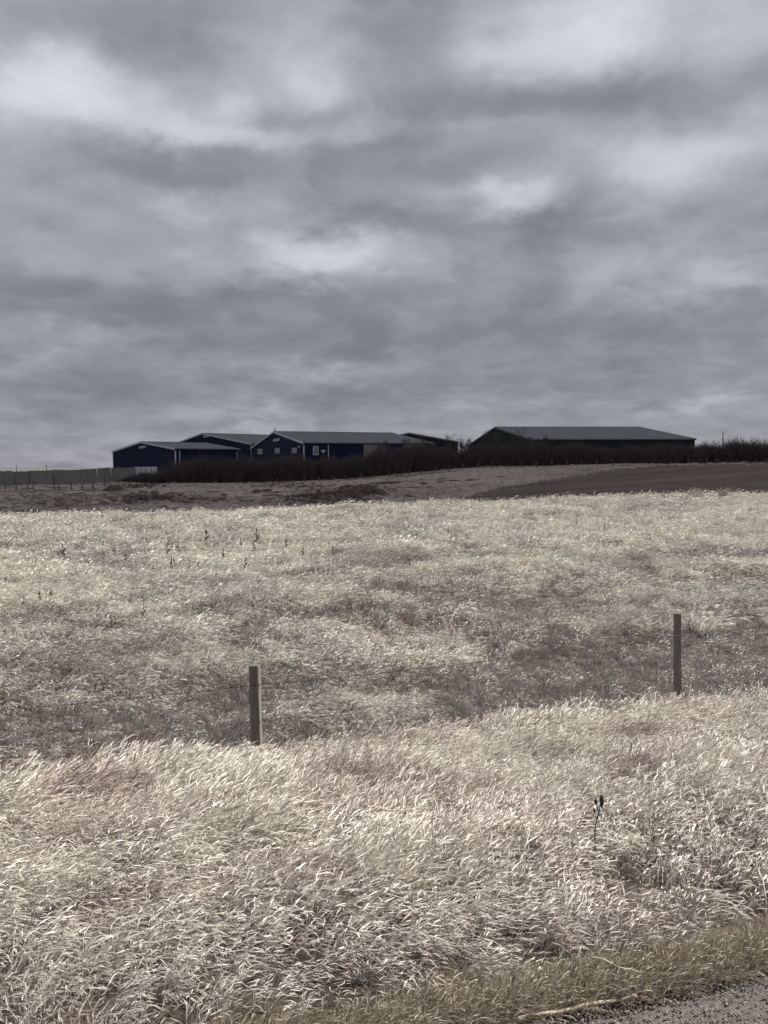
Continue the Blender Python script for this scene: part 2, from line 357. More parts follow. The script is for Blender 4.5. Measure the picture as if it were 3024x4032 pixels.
tag(field, 'dark brown ploughed slope below the shelterbelt', 'field', kind='structure')

def stretch_sheet(name, t0, t1, nt, y0, y1, ny, lift, mat):
    T, Y = np.meshgrid(np.linspace(t0, t1, nt), np.exp(np.linspace(math.log(y0), math.log(y1), ny)), indexing='ij'); X = T*Y
    e = np.minimum(np.linspace(0, 1, ny), np.linspace(1, 0, ny))[None, :]*12
    return sheet(name, X, Y, zfun(X, Y) + lift*np.clip(e, -0.4, 1) - 0.02, mat)
m_, N = newmat('pasture_turf'); p_ = geo_pos(N)
a_ = N.noise(p_, 0.9, 6, 0.65); b_ = N.noise(N.vmath('MULTIPLY', p_, (0.035, 0.10, 0.1)), 1.0, 6, 0.62, 0.5)
col_ = N.mix(1.0, N.ramp(a_, [(0.3, (0.24, 0.20, 0.168)), (0.7, (0.45, 0.39, 0.34))]), N.ramp(b_, [(0.33, (0.50, 0.46, 0.44)), (0.47, (0.95, 0.92, 0.90)), (0.66, (1.15, 1.12, 1.1))]), 'MULTIPLY')
finish(N, bsdf(N, col_, 0.95, 0, N.noise(p_, 2.0, 6, 0.7), 0.6, 0.15, 0.1))
tag(stretch_sheet('pasture', -0.95, 0.95, 420, 84, 215, 150, 0.05, m_), 'dull brown pasture ground between the crest and the farm buildings', 'pasture', kind='structure')
m_, N = newmat('stubble_far'); p_ = geo_pos(N)
finish(N, bsdf(N, N.ramp(N.noise(N.vmath('MULTIPLY', p_, (0.004, 0.012, 0.01)), 1.0, 5, 0.6), [(0.35, (0.115, 0.112, 0.106)), (0.65, (0.175, 0.169, 0.158))]), 0.95, spec=0.1))
tag(stretch_sheet('distant_field', -1.2, 1.2, 200, 330, 7000, 90, 0.3, m_), 'grey far field on the left skyline', 'field', kind='structure')

def shade_cloud():
    """the cloud that keeps the sun off the farm: a lumpy slab standing between the sun and the far land"""
    H = 560.0; off = SUNV / SUNV[2] * H
    x = np.linspace(-330, 620, 140)
    crest_t = np.array([-.7, -.52, -.27, -.09, .13, .34, .52, .9]); crest_y = np.array([52, 56, 58, 63, 70, 77, 82, 90])
    yb = np.array([np.interp(xx/70.0, crest_t, crest_y) for xx in x]) + 7.0
    yb = yb + (fbm(x*0.05, x*0, 41, 3)-0.5)*5
    yfar = np.where(x < 100, 560 - np.abs(x)*0.25, 520) + (fbm(x*0.02, x*0, 43, 3)-0.5)*80
    w = np.concatenate([np.linspace(0, 0.1, 12), np.linspace(0.12, 1, 50)]); XX, W2 = np.meshgrid(x, w, indexing='ij')
    YY = yb[:, None]*(1-W2) + yfar[:, None]*W2
    th = (np.clip(np.minimum(W2, 1-W2)*6, 0, 1)*np.clip(np.minimum(XX+330, 620-XX)/80, 0, 1))
    top = 45*th**0.6*(0.4+1.2*fbm(XX*0.02, YY*0.02, 51, 4)); bot = -8*th**0.6*(0.3+1.4*fbm(XX*0.02, YY*0.02, 57, 4))
    n, m = XX.shape; v = []
    for z in (top + 0.3, bot - 0.3): v += np.stack([XX+off[0], YY+off[1], H+z], -1).reshape(-1, 3).tolist()
    f = []; K = n*m
    for i in range(n-1):
        for j in range(m-1):
            a = i*m+j; f.append((a, a+m, a+m+1, a+1)); f.append((K+a, K+a+1, K+a+m+1, K+a+m))
    rim = [(0*m+j) for j in range(m)] + [i*m+m-1 for i in range(1, n)] + [(n-1)*m+j for j in range(m-2, -1, -1)] + [i*m for i in range(n-2, 0, -1)]
    for a, b in zip(rim, rim[1:]+rim[:1]): f.append((a, b, K+b, K+a))
    mt, N = newmat('cloud_vapour'); d = N.n('ShaderNodeBsdfDiffuse'); t = N.n('ShaderNodeBsdfTranslucent')
    d.inputs[0].default_value = t.inputs[0].default_value = (0.9, 0.9, 0.92, 1)
    mx = N.n('ShaderNodeMixShader'); mx.inputs[0].default_value = 0.42; N.put(mx.inputs[1], d.outputs[0]); N.put(mx.inputs[2], t.outputs[0]); finish(N, mx.outputs[0])
    me = bpy.data.meshes.new('cloud'); me.from_pydata(v, [], f); me.materials.append(mt); me.polygons.foreach_set('use_smooth', [True]*len(f)); me.update()
    o = bpy.data.objects.new('cloud', me); COL.objects.link(o)
    tag(o, 'broad grey cloud overhead shading the farm', 'cloud', kind='structure')
shade_cloud()

# ------------------------------------------------------------------ instancing of countless things (grass, gravel, hedge)
def proto_collection(name, meshes):
    c = bpy.data.collections.new(name)
    for i, me in enumerate(meshes):
        c.objects.link(bpy.data.objects.new(f'{name}_{i:02d}', me))
    return c
def scatter(name, coll, pos, rot, scl, idx, label, cat):
    me = bpy.data.meshes.new(name); me.from_pydata(np.asarray(pos).tolist(), [], [])
    a = me.attributes.new('rot', 'FLOAT_VECTOR', 'POINT'); a.data.foreach_set('vector', np.asarray(rot, np.float32).ravel())
    scl = np.asarray(scl, np.float32)
    if scl.ndim == 1: scl = np.stack([scl]*3, -1)
    a = me.attributes.new('scl', 'FLOAT_VECTOR', 'POINT'); a.data.foreach_set('vector', scl.ravel())
    a = me.attributes.new('idx', 'INT', 'POINT'); a.data.foreach_set('value', np.asarray(idx, np.int32))
    o = bpy.data.objects.new(name, me); COL.objects.link(o)
    g = bpy.data.node_groups.new(name + '_scatter', 'GeometryNodeTree')
    g.interface.new_socket('Geometry', in_out='INPUT', socket_type='NodeSocketGeometry'); g.interface.new_socket('Geometry', in_out='OUTPUT', socket_type='NodeSocketGeometry')
    gi = g.nodes.new('NodeGroupInput'); go = g.nodes.new('NodeGroupOutput'); ip = g.nodes.new('GeometryNodeInstanceOnPoints'); ci = g.nodes.new('GeometryNodeCollectionInfo')
    ci.inputs['Collection'].default_value = coll; ci.inputs['Separate Children'].default_value = True; ci.inputs['Reset Children'].default_value = True
    def attr(n, t):
        q = g.nodes.new('GeometryNodeInputNamedAttribute'); q.data_type = t; q.inputs['Name'].default_value = n; return q.outputs[0]
    e = g.nodes.new('FunctionNodeEulerToRotation'); L = g.links.new
    L(gi.outputs[0], ip.inputs['Points']); L(ci.outputs[0], ip.inputs['Instance']); ip.inputs['Pick Instance'].default_value = True
    L(attr('idx', 'INT'), ip.inputs['Instance Index']); L(attr('rot', 'FLOAT_VECTOR'), e.inputs[0]); L(e.outputs[0], ip.inputs['Rotation']); L(attr('scl', 'FLOAT_VECTOR'), ip.inputs['Scale'])
    L(ip.outputs[0], go.inputs[0])
    md = o.modifiers.new('scatter', 'NODES'); md.node_group = g
    return tag(o, label, cat, kind='stuff')

def tuft(seed, n, h, spread, lean, wid, plume, mat, plume_len=0.09, plume_w=0.011, fan=0.35, nseg=4, kink=0.05, st=0.42, hd=0.78):
    r = np.random.default_rng(seed); b = MB()
    for i in range(n):
        a = r.uniform(0, 2*math.pi); rad = spread*math.sqrt(r.uniform()); base = np.array([rad*math.cos(a), rad*math.sin(a), -0.03])
        hh = h*r.uniform(0.45, 1.1); la = r.normal(0, 0.55); lv = np.array([math.cos(la), math.sin(la), 0])*lean*r.uniform(0.3, 1.4) + np.array([math.cos(a), math.sin(a), 0])*fan*r.uniform(0, 1)
        fa = r.uniform(0, math.pi); side = np.array([math.cos(fa), math.sin(fa), 0]); tone = float(np.clip(r.normal(st, 0.26), 0, 1))
        ts = np.linspace(0, 1, nseg+1); drop = np.linalg.norm(lv)
        pts = [base + np.array([0, 0, hh*(t - 0.25*min(drop, 1.5)*t*t)]) + lv*hh*(t**1.7) + r.normal(0, kink*hh, 3)*t for t in ts]
        w = wid*r.uniform(0.6, 1.3)
        b.ribbon(pts, [w, w, w*0.85, w*0.6, w*0.15][:nseg+1] if nseg == 4 else np.linspace(w, w*0.2, nseg+1), side, tone)
        if r.uniform() < plume:
            d = pts[-1]-pts[-2]; d = d/np.linalg.norm(d); d = d + np.array([0.5, 0, -0.25])*r.uniform(0, 1.2) + r.normal(0, 0.18, 3); d /= np.linalg.norm(d)
            L = plume_len*r.uniform(0.6, 1.3); p0 = pts[-1] - d*L*0.1; pw = plume_w*r.uniform(0.7, 1.3); tn = float(np.clip(r.normal(hd, 0.2), 0, 1))
            pp = [p0, p0+d*L*0.3, p0+d*L*0.65+np.array([0.1, 0, -0.05])*L+r.normal(0, 0.06, 3)*L, p0+d*L+np.array([0.22, 0, -0.14])*L+r.normal(0, 0.10, 3)*L]
            b.ribbon(pp, [pw*0.3, pw, pw*0.8, pw*0.1], side, tn); s2 = np.cross(d, side); b.ribbon(pp, [pw*0.3, pw*0.9, pw*0.7, pw*0.1], s2, tn)
    return b.mesh('grass_tuft', mat, True)

M_straw = grass_mat('straw_grass', [(0.115, 0.095, 0.085), (0.38, 0.338, 0.302), (0.76, 0.715, 0.66), (0.97, 0.945, 0.90)],
                    [(0.38, 0.315, 0.285), (0.84, 0.77, 0.735), (1.05, 1.03, 1.0), (1.0, 1.0, 0.94), (0.58, 0.52, 0.50)], 0.9, 0.85, 0.22)
M_field = grass_mat('field_grass', [(0.175, 0.156, 0.143), (0.43, 0.397, 0.363), (0.74, 0.71, 0.655), (0.96, 0.94, 0.885)],
                    [(0.50, 0.45, 0.43), (0.88, 0.84, 0.82), (1.08, 1.06, 1.01), (0.90, 0.92, 0.88), (0.66, 0.61, 0.59)], 0.2, 0.8, 0.25)
M_sage = grass_mat('sage_plants', [(0.16, 0.143, 0.132), (0.29, 0.266, 0.248), (0.50, 0.472, 0.44)], [(0.9, 0.85, 0.85), (1, 1, 0.95)], 0.3, 0.4, 0.25)
M_russet = grass_mat('russet_grass', [(0.20, 0.16, 0.143), (0.35, 0.29, 0.26), (0.53, 0.465, 0.425)], [(0.9, 0.85, 0.85), (1, 1, 0.95)], 0.3, 0.4, 0.3)
M_verge = grass_mat('verge_grass', [(0.15, 0.125, 0.10), (0.27, 0.228, 0.182), (0.42, 0.365, 0.295), (0.80, 0.74, 0.64)], [(0.85, 0.90, 0.74), (1.0, 0.97, 0.9), (0.95, 0.88, 0.8)], 1.6, 0.6, 0.3)

N_S = 14
C_fore = proto_collection('straw_tuft', [tuft(100+i, 20, 0.36, 0.10, 0.55 if i % 3 else 0.9, 0.0065, 0.9, M_straw, 0.108, 0.0135, 0.30, kink=0.035, st=0.12, hd=0.86) for i in range(N_S)])
C_mid = proto_collection('field_tuft', [tuft(200+i, 24, 0.34, 0.15, 0.7, 0.011, 0.55, M_field, 0.12, 0.022, st=0.3, hd=0.85) for i in range(N_S)]
                         + [tuft(300+i, 30, 0.30, 0.18, 0.25, 0.014, 0.0, M_sage, fan=0.7) for i in range(3)]
                         + [tuft(320+i, 30, 0.34, 0.15, 0.5, 0.013, 0.3, M_russet, 0.1, 0.022) for i in range(3)])
C_far = proto_collection('crest_tuft', [tuft(230+i, 30, 0.36, 0.17, 0.7, 0.017, 0.45, M_field, 0.15, 0.027, st=0.36, hd=0.85) for i in range(N_S)]
                         + [tuft(340+i, 30, 0.30, 0.2, 0.25, 0.018, 0.0, M_sage, fan=0.7) for i in range(3)]
                         + [tuft(360+i, 30, 0.34, 0.17, 0.5, 0.017, 0.3, M_russet, 0.1, 0.027) for i in range(3)])
C_verge = proto_collection('verge_tuft', [tuft(400+i, 26, 0.10, 0.05, 0.35, 0.0026, 0.2, M_verge, 0.03, 0.0045) for i in range(8)])

def grass_rot(x, y, r, base, amp, yaw_amp, sc_):
    n = len(x); k = fbm(x*sc_, y*sc_, 61, 3); k2 = fbm(x*sc_*0.7, y*sc_*0.7, 67, 3)
    tilt = base + amp*(k-0.5)*2 + r.normal(0, 0.2, n); yaw = (k2-0.5)*2*yaw_amp + r.normal(0, 0.35, n)
    return np.stack([r.normal(0, 0.12, n), tilt, yaw], -1)

WEED_XY = hit(2336, 3395, 2.2, 12)[:2]
# tall pale grass between the road and the fence
r = np.random.default_rng(11); n = 34000
s = 2.16 + (9.65-2.16)*r.uniform(0, 1, n)**0.85; q = r.uniform(-1.0, 1.0, n)*(5.2 + 0.80*s) + 1.8
x, y = q*UX + s*NX, q*UY + s*NY
end = S_FENCE + (fbm(q*0.55, q*0, 71, 3)-0.5)*0.9
keep = (s < end) & (r.uniform(0, 1, n) < np.interp(s, [2.16, 2.32, 2.8], [0.2, 0.75, 1.0])*np.clip(-0.25+2.6*fbm(x*1.9, y*1.9, 77, 4), 0.12, 1)) & (y > 1.2) 
x, y, s = x[keep], y[keep], s[keep]; n = len(x)
sc_ = np.interp(s, [2.2, 2.5, 4, 7, 9.5], [0.30, 0.42, 0.58, 0.85, 0.95])*r.uniform(0.75, 1.25, n)*(0.5+1.0*fbm(x*0.9, y*0.9, 73, 3))
sc_ *= 1 - 0.62*np.exp(-((x-WEED_XY[0])/0.16)**2 - ((y-WEED_XY[1]+0.28)/0.38)**2)
rot = grass_rot(x, y, r, 0.36, 0.80, 1.0, 0.9); rot[:, 1] *= np.interp(s, [6.0, 8.8], [1.0, 0.15])
scatter('tall_grass', C_fore, np.stack([x, y, zfun(x, y)], -1), rot, sc_, r.integers(0, N_S, n), 'pale bleached tall grass leaning in the wind between road and fence', 'grass')

# green-brown verge along the road edge
n = 12000; q = r.uniform(-5.5, 9.5, n); s = 2.07 + np.abs(r.normal(0, 0.07, n)); k = s < 2.27; q, s = q[k], s[k]; n = len(q)
x, y = q*UX + s*NX, q*UY + s*NY
rot = grass_rot(x, y, r, 0.1, 0.3, 0.9, 0.8)
scatter('verge_grass', C_verge, np.stack([x, y, zfun(x, y)], -1), rot, r.uniform(0.6, 1.25, n), r.integers(0, 8, n), 'short brown and green verge grass along the gravel edge', 'grass')

# grazed field from the fence to the crest: nearer and farther stretches
CR_T = [-.7, -.52, -.27, -.09, .13, .34, .52, .9]; CR_Y = [53, 57, 59, 64, 71, 78, 83, 90]
def field_patch(name, coll, n, y0, y1, scale_y, label):
    t = r.uniform(-0.74, 0.74, n); y = np.exp(r.uniform(math.log(y0), math.log(y1), n)); x = t*(y+4.0)
    s = x*NX + y*NY; crest = np.interp(t, CR_T, CR_Y)
    k = (s > S_FENCE+0.15) & (y < crest) & (r.uniform(0, 1, n) < np.clip(-0.25+2.5*fbm(x*0.9, y*0.9, 79, 4), 0.08, 1)); x, y, s, t = x[k], y[k], s[k], t[k]; n = len(x)
    pz = fbm(x*0.16, y*0.30, 81, 4); pz2 = fbm(x*0.35+9, y*0.5, 83, 3); bright = np.interp(s, [9.5, 12, 17, 32, 60], [0.40, 0.29, 0.09, -0.04, -0.09])
    idx = r.integers(0, N_S, n)
    sage = (pz < 0.42+bright) & (r.uniform(0, 1, n) < 0.54) | (r.uniform(0, 1, n) < np.interp(s, [9.5, 12, 17], [0.38, 0.24, 0.03])); idx[sage] = N_S + r.integers(0, 3, sage.sum())
    rus = (pz2 < 0.35+bright) & (r.uniform(0, 1, n) < 0.6) & ~sage | (r.uniform(0, 1, n) < np.interp(s, [9.5, 12, 17], [0.34, 0.22, 0.0])) & ~sage; idx[rus] = N_S + 3 + r.integers(0, 3, rus.sum())
    sc_ = r.uniform(0.55, 1.25, n)*np.interp(y, *scale_y)*(0.3+1.4*fbm(x*0.6, y*0.6, 87, 3))*np.interp(s, [9.5, 11, 14], [0.6, 0.75, 1.0]); sc_[sage | rus] *= 0.85
    rot = grass_rot(x, y, r, 0.45, 0.55, 0.8, 0.25)
    scatter(name, coll, np.stack([x, y, zfun(x, y)], -1), rot, sc_, idx, label, 'grass')
field_patch('field_grass', C_mid, 58000, 9.0, 26, ([9, 16, 26], [0.70, 0.80, 1.05]), 'patchy grey and pale field grass just beyond the roadside fence')
field_patch('field_grass', C_far, 80000, 24, 100, ([24, 40, 90], [0.95, 1.15, 1.7]), 'bright pale field grass running up to the crest')

# rough shaded pasture beyond the crest, outside the ploughed slope
n = 15000; t = r.uniform(-0.75, 0.62, n); y = np.exp(r.uniform(math.log(80), math.log(180), n)); x = t*y
yb = np.interp(t, PLOUGH_B[0], PLOUGH_B[1], left=0); k = (y > yb) & (r.uniform(0, 1, n) < np.clip(-0.2+2.2*fbm(x*0.15, y*0.15, 93, 4), 0, 1)); x, y, t = x[k], y[k], t[k]; n = len(x)
idx = np.where(r.uniform(0, 1, n) < 0.2, N_S + r.integers(0, 6, n), r.integers(0, N_S, n)); sc_ = r.uniform(0.7, 1.3, n)*(0.5+fbm(x*0.08, y*0.08, 91, 3))
tb_ = r.uniform(PLOUGH_B[0][0], 0.6, 500); yb_ = np.interp(tb_, *PLOUGH_B)+r.normal(1.0, 2.2, 500); x = np.append(x, tb_*yb_); y = np.append(y, yb_); idx = np.append(idx, r.integers(0, N_S, 500)); sc_ = np.append(sc_, r.uniform(1.0, 1.8, 500))
scatter('pasture_grass', C_far, np.stack([x, y, zfun(x, y)], -1), grass_rot(x, y, r, 0.3, 0.4, 0.8, 0.1), sc_, idx, 'dull rough pasture grass in the cloud shade below the bushes', 'grass')

# gravel stones on the road
def pebble(seed):
    r_ = np.random.default_rng(seed); b = MB(); n_, m_ = 5, 7; vs = [(0, 0, -0.5)]
    for i in range(1, n_):
        for j in range(m_):
            ph = math.pi*i/n_; th = 2*math.pi*j/m_; k_ = r_.uniform(0.8, 1.1)
            vs.append((0.62*k_*math.sin(ph)*math.cos(th), 0.5*k_*math.sin(ph)*math.sin(th), -0.42*k_*math.cos(ph)))
    vs.append((0, 0, 0.42)); fs = [(0, 1+(j+1)%m_, 1+j) for j in range(m_)]
    for i in range(n_-2):
        for j in range(m_): a = 1+i*m_; fs.append((a+j, a+(j+1)%m_, a+m_+(j+1)%m_, a+m_+j))
    a = 1+(n_-2)*m_; fs += [(a+j, a+(j+1)%m_, len(vs)-1) for j in range(m_)]
    b.add(vs, fs, r_.uniform()); return b.mesh('pebble', M_peb, True)
m_, N = newmat('road_stone'); oi = N.n('ShaderNodeObjectInfo')
M_peb = m_; finish(N, bsdf(N, N.ramp(oi.outputs['Random'], [(0, (0.17, 0.147, 0.131)), (0.4, (0.24, 0.21, 0.19)), (0.8, (0.31, 0.274, 0.25)), (1, (0.42, 0.38, 0.35))]), 0.9, 0, None, spec=0.2))
C_peb = proto_collection('road_pebble', [pebble(500+i) for i in range(8)])
n = 130000; q = r.uniform(-3.5, 8.0, n); s = 2.06 - np.abs(r.uniform(0, 1.2, n)); x, y = q*UX+s*NX, q*UY+s*NY
scatter('road_stones', C_peb, np.stack([x, y, np.full(n, 0.014)], -1), r.uniform(-0.5, 6, (n, 3))*np.array([0.1, 0.1, 1]), 0.0032+0.006*r.uniform(0, 1, n)**3, r.integers(0, 8, n), 'loose small stones covering the gravel road', 'gravel')

# ------------------------------------------------------------------ near fence
fence = empty('wire_fence', (-1.67, 9.2, zat(-1.67, 9.2)))
tag(fence, 'roadside barbed wire fence on square weathered wooden posts in the grass', 'fence')
def post_mesh(w, h, seed, lean):
    b = MB(); r_ = np.random.default_rng(seed); n_ = 9; ring = []
    prof = [(-1, -.86), (-.86, -1), (-.2, -1.02), (.5, -.97), (.86, -1), (1, -.86), (1.02, 0), (1, .86), (.86, 1), (-.86, 1), (-1, .86), (-1.02, 0)]
    for i in range(n_):
        z = -0.6 + (h+0.6)*i/(n_-1); k_ = 1 + r_.normal(0, 0.012)
        ring += [((px_*w/2*k_*(0.97 if i == n_-1 else 1) + lean*max(z, 0) + r_.normal(0, 0.0012)), py_*w/2*k_, z + (r_.normal(0, 0.002) if i == n_-1 else 0)) for px_, py_ in prof]
    m2 = len(prof); fs = [(i*m2+j, i*m2+(j+1) % m2, (i+1)*m2+(j+1) % m2, (i+1)*m2+j) for i in range(n_-1) for j in range(m2)]
    fs.append(tuple((n_-1)*m2+j for j in range(m2))); b.add(ring, fs); return b
FP = []
for i, (px, y, top_row, w, lean) in enumerate([(1003, 9.2, 2618, 0.125, -0.005), (2668, 10.85, 2415, 0.094, -0.016)]):
    top = P(px, top_row, y); gz = zat(top[0], y); h = top[2]-gz
    o = post_mesh(w, h, 600+i, lean).build('post', M_post, fence)
    o.location = (top[0]-lean*h-fence.location.x, y-fence.location.y, gz-fence.location.z); o.rotation_euler = (0, 0, -0.07 - 0.08*i)
    FP.append((top[0], y, gz, h))
d = np.array(FP[1][:2])-np.array(FP[0][:2])
for k in (-2, -1, 2, 3):                       # the run goes on outside the picture
    b0 = np.array(FP[0][:2]) + d*k; gz = zat(*b0)
    o = post_mesh(0.12, 1.25, 610+k, 0.0).build('post', M_post, fence); o.location = (b0[0]-fence.location.x, b0[1]-fence.location.y, gz-fence.location.z)
    FP.append((b0[0], b0[1], gz, 1.25))
FP.sort()
wr = {}
zL = P(1003, 2692, 9.2)[2]; zR = P(2668, 2496, 10.85)[2]
for hi, (a, bb) in enumerate([(zL, zR), (P(1003, 2834, 9.2)[2], P(2668, 2660, 10.85)[2])]):
    b = MB(); hs = [bb - (FP[3][2]) if i > 2 else a - FP[2][2] for i in range(len(FP))]
    for i in range(len(FP)-1):
        A = np.array([FP[i][0], FP[i][1]-0.075, FP[i][2]+hs[i]]); B = np.array([FP[i+1][0], FP[i+1][1]-0.075, FP[i+1][2]+hs[i+1]])
        pts = [A*(1-t_)+B*t_ + np.array([0, 0, -0.045*4*t_*(1-t_)]) for t_ in np.linspace(0, 1, 13)]
        b.tube([p-np.array(fence.location) for p in pts], 0.0040 if hi == 0 else 0.0016, 4)
        L = np.linalg.norm(B-A)
        for kk in range(int(L/0.13)):
            t_ = (kk+0.5)*0.13/L; p = A*(1-t_)+B*t_ + np.array([0, 0, -0.18*t_*(1-t_)]) - np.array(fence.location)
            for sg in (1, -1): b.tube([p+np.array([-.008, 0, -0.018*sg]), p+np.array([0.008, 0, 0.018*sg])], 0.0018, 3)
    b.build('barbed_wire', M_wire, fence)

# ------------------------------------------------------------------ barns
def kpx(M, dv, px):
    t_ = ray(px, 1800); t_ = t_[0]/t_[1]; return (t_*M[1]-M[0])/(dv[0]-t_*dv[1])
def barn(name, label, M, g, w, ln, eave, apex, wallm, group='metal farm buildings', vent=True, trim=M_white):
    g = np.array(g)/np.linalg.norm(g); s_ = np.array([g[1], -g[0]]); M = np.array(M, float)
    cs = [M, M+g*w, M+s_*ln, M+g*w+s_*ln]; fl = min(zat(*c) for c in cs) - 0.8
    root = empty(name, (M[0], M[1], fl), math.atan2(s_[1], s_[0])); tag(root, label, 'barn', group)
    e, a = eave-fl, apex-fl; sl = (a-e)/(w/2)
    b = MB(); b.add([(0,0,0),(0,w,0),(0,w,e),(0,w/2,a),(0,0,e),(ln,0,0),(ln,w,0),(ln,w,e),(ln,w/2,a),(ln,0,e)],
                    [(0,4,3,2,1),(5,6,7,8,9),(0,5,9,4),(1,2,7,6)])
    b.build('wall', wallm, root)
    b = MB(); oh, th = 0.22, 0.24
    for y0, y1, sg in ((-oh, w/2, 1), (w/2, w+oh, -1)):
        z0 = e - oh*sl if sg == 1 else a; z1 = a if sg == 1 else e - oh*sl; c = 0.03
        vs = [(-oh,y0,z0+c),(ln+oh,y0,z0+c),(ln+oh,y1,z1+c),(-oh,y1,z1+c)]; vs = vs + [(x_, y_, z_+th) for x_, y_, z_ in vs]
        b.add(vs, [(0,3,2,1),(4,5,6,7),(0,1,5,4),(1,2,6,5),(2,3,7,6),(3,0,4,7)])
    roof = b.build('roof', M_roof, root)
    b = MB(); b.box(-oh-0.02, ln+oh+0.02, w/2-0.45, w/2+0.45, a+0.18, a+0.32); b.build('ridge_cap', M_roof, roof)
    for x0 in (-oh-0.12, ln+oh+0.003):                # rake boards on both gables
        for y0, y1, z0, z1 in ((-oh, w/2, e-oh*sl, a), (w/2, w+oh, a, e-oh*sl)):
            b = MB(); dn, up_ = 0.22, 0.30
            vs = [(x0,y0,z0-dn),(x0,y1,z1-dn),(x0,y1,z1+up_),(x0,y0,z0+up_)]; vs += [(x_+0.117, y_, z_) for x_, y_, z_ in vs]
            b.add(vs, [(0,1,2,3),(4,7,6,5),(0,4,5,1),(1,5,6,2),(2,6,7,3),(3,7,4,0)]); b.build('rake_trim', trim, roof)
    b = MB(); b.box(-oh, ln+oh, -oh-0.16, -oh-0.003, e-oh*sl-0.02, e-oh*sl+0.16); b.build('gutter', M_grey, roof)
    for x_, y_ in ((0, 0), (0, w)):
        b = MB(); sy = -1 if y_ == 0 else 1
        b.box(-0.09, 0.16, min(y_+0.09*sy, y_-0.22*sy), max(y_+0.09*sy, y_-0.22*sy), 0.1, e-0.45); b.build('corner_trim', trim, root)
    root['_e'] = e
    return dict(root=root, M=M, g=g, s=s_, w=w, ln=ln, fl=fl, e=e, a=a)
def gable_spot(B, px, row):
    k = kpx(B['M'], B['g'], px); q_ = B['M']+B['g']*k; return k, P(px, row, q_[1])[2]-B['fl']
def side_spot(B, px, row):
    k = kpx(B['M'], B['s'], px); q_ = B['M']+B['s']*k; return k, P(px, row, q_[1])[2]-B['fl']
def opening(B, face, px, row, wpx, hpx, name='window', frame=M_frame, pane=M_pane, fw=0.22, bars=True):
    """a framed opening on the gable (face 'g') or on the long side (face 's')"""
    f_ = gable_spot if face == 'g' else side_spot
    k0, z = f_(B, px-wpx/2, row); k1, _ = f_(B, px+wpx/2, row); _, zb = f_(B, px, row+hpx/2); _, zt = f_(B, px, row-hpx/2)
    k0, k1 = min(k0, k1), max(k0, k1)
    def bx(b, a0, a1, z0, z1, d0, d1):
        if face == 'g': b.box(-d1, -d0, a0, a1, z0, z1)
        else: b.box(a0, a1, -d1, -d0, z0, z1)
    b = MB(); bx(b, k0, k1, zt-fw, zt, 0.004, 0.14); bx(b, k0, k1, zb, zb+fw, 0.004, 0.14); bx(b, k0, k0+fw*1.6, zb+fw, zt-fw, 0.004, 0.14); bx(b, k1-fw*1.6, k1, zb+fw, zt-fw, 0.004, 0.14)
    if bars: km = (k0+k1)/2; bx(b, km-0.1, km+0.1, zb+fw, zt-fw, 0.004, 0.10)
    o = b.build(name, frame, B['root'])
    b = MB(); bx(b, k0+fw*1.6, k1-fw*1.6, zb+fw, zt-fw, 0.003, 0.05); b.build('pane' if name == 'window' else 'panel', pane, o)
    return o
def vent(B, px, row, wpx, hpx):
    k0, z = gable_spot(B, px-wpx/2, row); k1, _ = gable_spot(B, px+wpx/2, row); k0, k1 = min(k0, k1), max(k0, k1)
    _, zb = gable_spot(B, px, row+hpx/2); _, zt = gable_spot(B, px, row-hpx/2); b = MB()
    n_ = 3
    for i in range(n_):
        z0 = zb+(zt-zb)*i/n_; b.box(-0.16, -0.004, k0+(0.6 if i == 0 else 0), k1-(0.5 if i == n_-1 else 0), z0, z0+(zt-zb)/n_*0.72)
    b.build('vent', M_white, B['root'])

def setup(pxM, rowM, yM, pxL, g, pxR, row_apex, px_apex, label, name, mat, ln=None, trim=None):
    Mx = P(pxM, rowM, yM); M = Mx[:2]; g = np.array(g)/np.linalg.norm(g); w = kpx(M, g, pxL); s_ = np.array([g[1], -g[0]])
    if ln is None: ln = kpx(M, s_, pxR)
    mid = M+g*w/2; apex = P(px_apex, row_apex, mid[1])[2]
    return barn(name, label, M, g, w, ln, Mx[2], apex, mat, trim=trim or M_white)
A = setup(690, 1768, 200, 445, (-0.68, 0.734), 941, 1742, 566, 'lowest and leftmost navy blue metal barn with pale grey roof', 'metal_barn', M_navy)
Bn = setup(990, 1749, 246, 640, (-0.68, 0.734), 1100, 1708, 817, 'navy blue barn half hidden behind the lowest blue barn', 'metal_barn', M_navy, 44)
Cn = setup(1196, 1745, 195, 990, (-0.42, 0.907), 1702, 1702, 1092, 'navy blue barn with three gable windows and a long grey roof', 'metal_barn', M_navy)
En = setup(1803, 1741, 262, 1418, (-1, 0.02), 0, 1707, 1610, 'dark green-grey barn end rising behind the long blue barn', 'metal_barn', M_green, 28, M_grey)
Dn = setup(2095, 1732, 200, 1842, (-0.17, 0.985), 2735, 1684, 1970, 'rightmost dark barn standing alone with long grey roof', 'metal_barn', M_green, None, M_grey)
vent(A, 563, 1760, 27, 9); vent(Bn, 815, 1717, 27, 9); vent(Cn, 1091, 1732, 26, 11)
for px, row in ((1025, 1778), (1093, 1775), (1160, 1774)): opening(Cn, 'g', px, row, 19, 21)
opening(Cn, 's', 1243, 1774, 22, 36, 'window', M_frame, M_pane, 0.26)
b = MB(); k, z = side_spot(Cn, 1272, 1773); b.add([(k-0.7,-0.01,z),(k+0.7,-0.01,z+0.1),(k+0.6,-0.5,z-0.25),(k-0.5,-0.5,z-0.35)], [(0,1,2,3)]); b.box(k-0.25, k+0.25, -0.3, -0.004, z-0.75, z-0.36); b.build('wall_lamp', M_white, Cn['root'])
